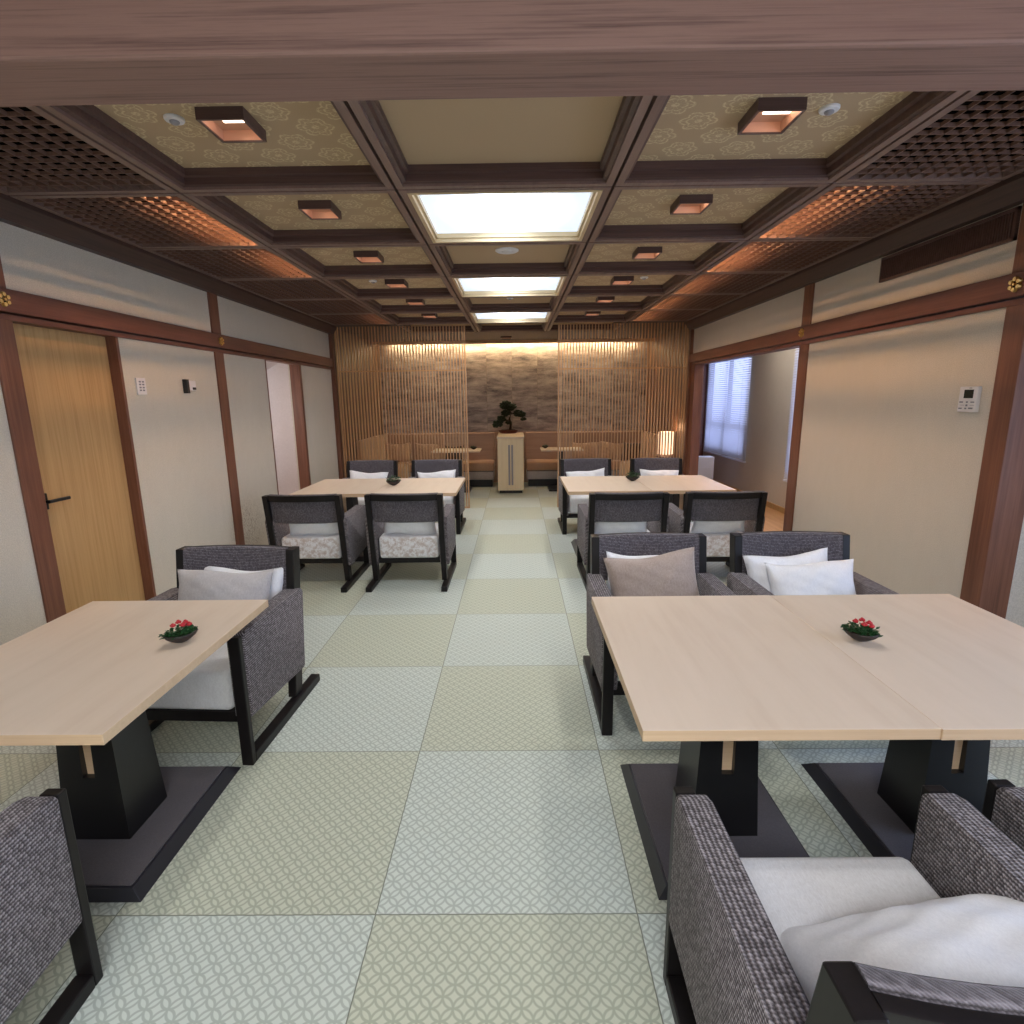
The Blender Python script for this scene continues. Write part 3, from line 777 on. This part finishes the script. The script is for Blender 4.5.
# ------------------------------------------------------------------ armchair
def make_chair():
    t = thing('armchair', '', 'chair')
    for sx in (-1, 1):
        x0, x1 = sorted((sx*.285, sx*.335))
        MB().box(x0, x1, -.372, -.343, .0, .592, .004).build('leg', 'black_wood', t)
        MB().box(x0, x1, -.343, .37, 0, .042, .004).build('runner', 'black_wood', t)
        x0, x1 = sorted((sx*.270, sx*.313))
        MB().prism([(.115, .042), (.195, .042), (.315, .80), (.237, .80)], 'x', x0, x1, .004).build('back_post', 'black_wood', t)
        x0, x1 = sorted((sx*.262, sx*.338))
        a = MB().prism([(-.344, .215), (-.344, .585), (-.33, .602), (-.30, .606), (.20, .602), (.235, .598), (.252, .575), (.20, .185), (.185, .176)], 'x', x0, x1, .022, 4)
        a.build('arm_panel', 'tweed', t, True, angle=60)
    MB().box(-.25, .25, -.34, .19, .235, .425, .026, 4).build('seat_cushion', 'seat', t, True, angle=60)
    for y in (-.34, .11): MB().box(-.285, .285, y, y+.05, .188, .236, .003).build('crossbar', 'black_wood', t)
    def back(u, v, thick, off, z0, z1, hw):
        x = -hw+2*hw*u; z = z0+(z1-z0)*v
        y = .245-.160*(.80-z)+.036*(1-(x/hw)**2)
        return x, y, z
    hw = .272
    def slab(z0, z1, y_in, y_out, mat, name, nx=16, nz=6, rz=.012):
        b = MB()
        # closed loop profile in v: front up, over, back down
        pr = [(y_in, z0+rz)]+[(y_in, z0+rz+(z1-z0-2*rz)*k/nz) for k in range(1, nz)]+[(y_in, z1-rz), (y_in+rz*.4, z1-rz*.3), (y_in+rz, z1), (y_out-rz, z1), (y_out-rz*.3, z1-rz*.3), (y_out, z1-rz), (y_out, z0+rz), (y_out-rz*.3, z0+rz*.3), (y_out-rz, z0), (y_in+rz, z0), (y_in+rz*.3, z0+rz*.3)]
        m_ = len(pr)
        def fn(u, v):
            k = int(round(v*m_)) % m_; yo, z = pr[k]; x, y, z = back(u, (z-z0)/(z1-z0), 0, 0, z0, z1, hw)
            return (x, y+yo, z)
        b.grid(fn, nx, m_, False, True)
        L = len(b.bm.verts)//(nx+1); b.bm.verts.ensure_lookup_table()
        b.bm.faces.new([b.bm.verts[i] for i in range(L)]); b.bm.faces.new([b.bm.verts[nx*L+i] for i in range(L)][::-1])
        return b.build(name, mat, t, True, angle=50)
    slab(.560, .806, -.008, .030, 'tweed_back', 'backrest')
    slab(.750, .802, .030, .058, 'black_wood', 'top_rail', rz=.005)
    return t
CH = make_chair()
used = False
def chair(x, y, rz, label, group):
    global used
    if not used:
        used = True; CH.location = (x, y, 0); CH.rotation_euler = (0, 0, rz); CH['label'] = label; CH['group'] = group; return CH
    return dup(CH, (x, y, 0), rz, label, group)
PI = math.pi
G1 = 'charcoal armchairs around the front tables'; G2 = 'charcoal armchairs around the rear tables'
chair(-1.470, 2.505, R(-2.6), 'charcoal tweed armchair behind the lone table, near the oak door', G1)
chair(-1.487, .857, PI, 'charcoal armchair cut off by the left bottom corner, nearest the oak door wall', G1)
chair(.722, 2.69, 0, 'armchair behind the wide front table holding the taupe cushion', G1)
chair(1.50, 2.69, 0, 'armchair behind the wide front table against the right plaster wall', G1)
chair(.72, .85, PI, 'close armchair with pale seat and big white cushion before the right table', G1)
chair(1.52, .87, PI, 'armchair at the lower right edge, only one arm tip in view', G1)
cy2, fy2 = 4.67, 6.62
chair(-1.735, cy2, PI, 'armchair with its back turned, by the left wall at the rear left table', G2)
chair(-.91, cy2, PI, 'armchair with its back turned, on the aisle side of the rear left table', G2)
chair(.895, 4.61, PI, 'armchair with its back turned, on the aisle side of the rear right table', G2)
chair(1.665, 4.61, PI, 'armchair with its back turned, beside the annex opening at the rear right table', G2)
chair(-1.80, fy2, 0, 'armchair on the far side of the rear left table, next to the wall', G2)
chair(-.99, fy2, 0, 'armchair on the far side of the rear left table, next to the aisle', G2)
chair(.86, 6.56, 0, 'armchair on the far side of the rear right table, next to the aisle', G2)
chair(1.725, 6.54, 0, 'armchair on the far side of the rear right table, below the lantern', G2)

GC = 'cushions in the armchairs'
cushion('white_cloth', (-1.425, 2.70, .560), (R(-16), R(1), R(-4)), 'white cushion peeking out behind the grey one by the oak door', GC, (.46, .31, .10), 3)
cushion('grey_cloth', (-1.465, 2.60, .570), (R(-20), R(1), R(-1)), 'light grey cushion in the armchair near the oak door', GC, (.49, .33, .15), 1)
cushion('white_cloth', (.685, 2.87, .56), (R(-14), R(3), 0), 'white cushion behind the taupe one, only its corners showing', GC, (.42, .32, .09), 4)
cushion('taupe_cloth', (.715, 2.765, .57), (R(-18), R(-8), R(-3)), 'taupe cushion tilted in the armchair at the wide front table', GC, (.48, .36, .16), 2)
cushion('white_cloth', (1.46, 2.84, .565), (R(-15), R(-5), 0), 'pale cushion leaning on the backrest by the right wall, rear of two', GC, (.46, .32, .10), 5)
cushion('white_cloth', (1.53, 2.73, .55), (R(-24), R(-5), R(-6)), 'pale cushion in front of another by the right wall', GC, (.44, .32, .14), 6)
cushion('white_cloth', (.805, .80, .52), (R(58), R(-10), R(-3)), 'large rumpled white cushion in the close armchair at lower right', GC, (.64, .46, .19), 7)
cushion('white_cloth', (-1.487, .73, .55), (R(22), 0, 0), 'white cushion in the armchair at the left bottom corner', GC, (.46, .31, .14), 1)
cushion('white_cloth', (1.53, .74, .55), (R(22), 0, 0), 'white cushion in the armchair at the lower right edge', GC, (.46, .31, .14), 1)
k = 0
for (x, y, wd) in ((-1.72, 4.55, 'back-turned armchair by the left wall'), (-.905, 4.55, 'back-turned armchair on the left side of the aisle'), (.87, 4.49, 'back-turned armchair on the right side of the aisle'), (1.68, 4.49, 'back-turned armchair beside the annex opening')):
    k += 1
    cushion('white_cloth', (x, y, .555), (R(17), R((-2, 2, 1, -3)[k-1]), 0), 'white cushion in the '+wd, GC, (.46, .30, .12), (1, 3, 4, 5)[k-1])
for (x, y, a_, wd) in ((-1.82, 6.70, 3, 'armchair beyond the rear left table, next to the wall'), (-.97, 6.70, -4, 'armchair beyond the rear left table, next to the aisle'), (.85, 6.64, -5, 'armchair beyond the rear right table, next to the aisle'), (1.73, 6.62, 2, 'armchair beyond the rear right table, below the lantern')):
    k += 1
    cushion('white_cloth', (x, y, .55), (R(-22), R(a_), 0), 'white cushion in the '+wd, GC, (.48, .29, .13), k)
GA = 'scatter cushions on the alcove benches'
cushion('alcove_cloth', (-2.12, 10.0, .60), (R(-18), 0, R(20)), 'tan cushion in the far left corner of the alcove', GA, (.46, .36, .14), 3)
cushion('alcove_cloth', (-1.62, 10.02, .60), (R(-18), R(4), 0), 'tan cushion behind the left screen, beside the corner one', GA, (.46, .34, .14), 4)
cushion('patterned', (-1.12, 10.04, .58), (R(-18), 0, 0), 'dark patterned cushion behind the small left alcove table', GA, (.34, .28, .12), 5)
cushion('alcove_cloth', (1.25, 10.0, .60), (R(-18), 0, 0), 'tan cushion on the right alcove bench nearest the cabinet', GA, (.5, .32, .14), 6)
cushion('alcove_cloth', (1.72, 9.98, .59), (R(-18), R(6), 0), 'tan cushion in the middle of the right alcove bench', GA, (.46, .34, .14), 7)
cushion('patterned', (2.02, 9.72, .60), (R(-15), 0, R(-40)), 'dark patterned cushion in the right corner of the alcove', GA, (.36, .34, .12), 8)

# ------------------------------------------------------------------ tables
def make_table():
    t = thing('dining_table', '', 'table')
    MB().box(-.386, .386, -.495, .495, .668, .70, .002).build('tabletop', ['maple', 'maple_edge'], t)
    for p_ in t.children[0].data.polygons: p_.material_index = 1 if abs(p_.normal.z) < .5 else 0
    b = MB(); y0, y1 = -.332, .262
    b.hexa([(-.275, y0, 0), (.275, y0, 0), (.275, y1+.062, 0), (-.275, y1+.062, 0), (-.252, y0+.004, .05), (.252, y0+.004, .05), (.252, y1, .05), (-.252, y1, .05)], .002)
    base = b.build('base', 'base_side', t)
    MB().box(-.245, .245, y0+.012, y1-.006, .05, .0555, .002).build('felt_pad', 'felt', base)
    c_ = -.03
    def wx(z): return .114-.030*(z-.055)/.613
    def wy(z): return .105-.027*(z-.055)/.613
    p = MB()
    def seg(xa, xb, z0, z1):
        # xa, xb: functions of z giving the sides of this block
        p.hexa([(xa(z0), c_-wy(z0), z0), (xb(z0), c_-wy(z0), z0), (xb(z0), c_+wy(z0), z0), (xa(z0), c_+wy(z0), z0),
                (xa(z1), c_-wy(z1), z1), (xb(z1), c_-wy(z1), z1), (xb(z1), c_+wy(z1), z1), (xa(z1), c_+wy(z1), z1)])
    seg(lambda z: -wx(z), wx, .055, .290)
    seg(lambda z: -wx(z), lambda z: -.021, .290, .668); seg(lambda z: .021, wx, .290, .668)
    p.build('pedestal', 'black', t)
    MB().box(-.021, .021, c_-.072, c_+.072, .285, .668).build('wood_inlay', 'maple_edge', t)
    return t
TB = make_table(); GT = 'pale maple tables'
def table(x, y, label, first=False):
    if first: TB.location = (x, y, 0); TB['label'] = label; TB['group'] = GT; return
    dup(TB, (x, y, 0), 0, label, GT)
table(-1.476, 1.787, 'lone pale maple table beside the oak door', True)
table(.708, 1.787, 'aisle half of the wide front table, its whole end in view')
table(1.480, 1.784, 'right half of the wide front table, carrying the red flower dish')
Y2 = 5.52
table(-.945, Y2, 'aisle half of the rear left table'); table(-1.719, Y2, 'wall half of the rear left table')
table(.864, Y2, 'aisle half of the rear right table'); table(1.638, Y2, 'annex half of the rear right table')

# ------------------------------------------------------------------ flower dishes
def dish(loc, rz, label, flowers=3, sc=1.0, seed=1, hz=.036, n=190):
    rn = random.Random(seed)
    t = thing('flower_dish', label, 'plant', loc, rz, 'small boat-shaped dishes of greenery'); t.scale = (sc,)*3
    b = MB()
    def hull(u, v):
        a = 2*math.pi*u; k = .12+.88*math.sin(v*math.pi/2)**.8
        ex = math.cos(a); L = .068*k*(1 if abs(ex) < .01 else 1)
        tip = abs(ex)**2.2
        return (ex*.050*(k*(1+.08*tip)), math.sin(a)*.036*k*(1-.15*tip), .002+.034*v+.004*tip*v)
    b.grid(hull, 28, 7, True); b.bm.faces.new([v_ for v_ in b.bm.verts][0:0] or [b.bm.verts.new((.008*math.cos(q), .004*math.sin(q), .003)) for q in (0, 1.57, 3.14, 4.71)])
    bo = b.build('dish', 'dish', t, True)
    md = bo.modifiers.new('thick', 'SOLIDIFY'); md.thickness = .003; md.offset = 0
    MB().lathe([(.040, .030), (.03, .034), (.01, .036)], n=18, sx=1.1, sy=.68).build('soil', 'bark', t)
    l = MB()
    for _ in range(n):
        a = rn.uniform(0, 6.28); q = math.sqrt(rn.random()); x = .054*q*math.cos(a); y = .032*q*math.sin(a)
        z = .030+rn.uniform(0, hz)*(1-q*.55); d = rn.uniform(0, 6.28); le = rn.uniform(.011, .018); wi = le*.40; up = rn.uniform(-.1, .9)
        dx, dy = math.cos(d), math.sin(d); o = Vector((x, y, z)); f = Vector((dx, dy, up))*le; s2 = Vector((-dy, dx, 0))*wi
        mid = o+f*.5
        V = [o, mid+s2+Vector((0, 0, .001)), o+f+Vector((0, 0, -.002)), mid-s2+Vector((0, 0, .001))]
        top = [l.bm.verts.new(q_) for q_ in V]; bot = [l.bm.verts.new(q_-Vector((0, 0, .0008))) for q_ in V]
        l.bm.faces.new(top); l.bm.faces.new(bot[::-1])
        for i in range(4): l.bm.faces.new((top[i], bot[i], bot[(i+1) % 4], top[(i+1) % 4]))
    l.build('leaves', 'leaf', t)
    fl = [(-.002, .006, .078), (.020, .008, .072), (-.020, .004, .070), (.008, -.012, .070), (.030, .0, .064)][:flowers]
    for (x, y, z) in fl:
        f_ = MB()
        for i in range(5):
            a = i*1.257+rn.random(); f_.ball((x+.005*math.cos(a), y+.005*math.sin(a), z-.001), .006, 1, (1, 1, .9), .0006)
        f_.ball((x, y, z+.003), .006, 1, (1, 1, 1), .0006)
        f_.build('flower', 'red', t, True, angle=80)
dish((-1.212, 1.850, .70), R(40), 'boat-shaped dish of red flowers on the lone left table', 5, 1.0, 1)
dish((1.200, 1.815, .70), R(-38), 'boat-shaped dish of red flowers on the wide front table', 5, 1.0, 2)
dish((-1.235, 5.50, .70), R(20), 'dark dish of green plant on the rear left table', 0, 1.3, 3, .055)
dish((1.195, 5.64, .70), R(-10), 'dark dish of green plant on the rear right table', 0, 1.25, 4, .055)
dish((-.72, 9.42, .70), 0, 'tiny dark dish on the left alcove table', 0, 1.0, 5)
dish((.50, 9.48, .70), 0, 'tiny dark dish on the right alcove table', 0, 1.0, 6)

# ------------------------------------------------------------------ light
def area(name, loc, rot, sx, sy, e, c):
    L = bpy.data.lights.new(name, 'AREA'); L.shape = 'RECTANGLE'; L.size = sx; L.size_y = sy; L.energy = e; L.color = c
    o = bpy.data.objects.new(name, L); COL.objects.link(o); o.location = loc; o.rotation_euler = rot
    return o
def point(name, loc, e, c, r=.08):
    L = bpy.data.lights.new(name, 'POINT'); L.energy = e; L.color = c; L.shadow_soft_size = r
    o = bpy.data.objects.new(name, L); COL.objects.link(o); o.location = loc
point('lantern_bulb', (2.24, 8.32, 1.10), 3, (1, .55, .28), .05)
point('corridor_bulb', (-3.2, 5.9, 1.45), 14, (1, .92, .90), .1)
# ceiling lamp of the near room, where the camera stands
area('near_room_lamp', (0, -1.2, 2.50), (0, 0, 0), 1.6, 1.2, 112, (.95, .97, 1))
L = bpy.data.lights.new('alcove_beam', 'SPOT'); L.energy = 52; L.spot_size = R(130); L.spot_blend = .8; L.color = (1, .92, .84); L.shadow_soft_size = .03
o = bpy.data.objects.new('alcove_beam', L); COL.objects.link(o); o.location = (-.14, 9.33, H+.02)
area('annex_fill', (3.05, 6.6, 2.48), (0, 0, 0), .5, 2.5, 17, (1, .90, .80))  # unseen fill light, added to brighten the annex walls

wd = bpy.data.worlds.new('World'); scene.world = wd; wd.use_nodes = True
wd.node_tree.nodes['Background'].inputs[0].default_value = (.55, .65, .9, 1); wd.node_tree.nodes['Background'].inputs[1].default_value = .6

# ------------------------------------------------------------------ camera
cam = bpy.data.cameras.new('Camera'); co = bpy.data.objects.new('Camera', cam); COL.objects.link(co)
cam.sensor_width = 36; cam.sensor_height = 36; cam.sensor_fit = 'HORIZONTAL'; cam.lens = 36*552.6/1024; cam.clip_start = .03
P_, Y_, L_ = R(11.656), R(-.49), R(-.68)
cp, sp, cy, sy, cr, sr = math.cos(P_), math.sin(P_), math.cos(Y_), math.sin(Y_), math.cos(L_), math.sin(L_)
fw = Vector((sy*cp, cy*cp, -sp)); rt = Vector((cy, -sy, 0)); up = rt.cross(fw)
rt2 = rt*cr+up*sr; up2 = -rt*sr+up*cr
M = Matrix((rt2, up2, -fw)).transposed().to_4x4(); M.translation = (0, 0, 1.55)
co.matrix_world = M
scene.camera = co
scene.view_settings.view_transform = 'Standard'; scene.view_settings.look = 'None'
scene.view_settings.exposure = 0; scene.view_settings.gamma = 1; scene.view_settings.use_curve_mapping = False
scene.cycles.use_denoising = True
scene.cycles.max_bounces = 8; scene.cycles.diffuse_bounces = 5; scene.cycles.glossy_bounces = 3
scene.cycles.sample_clamp_indirect = 6
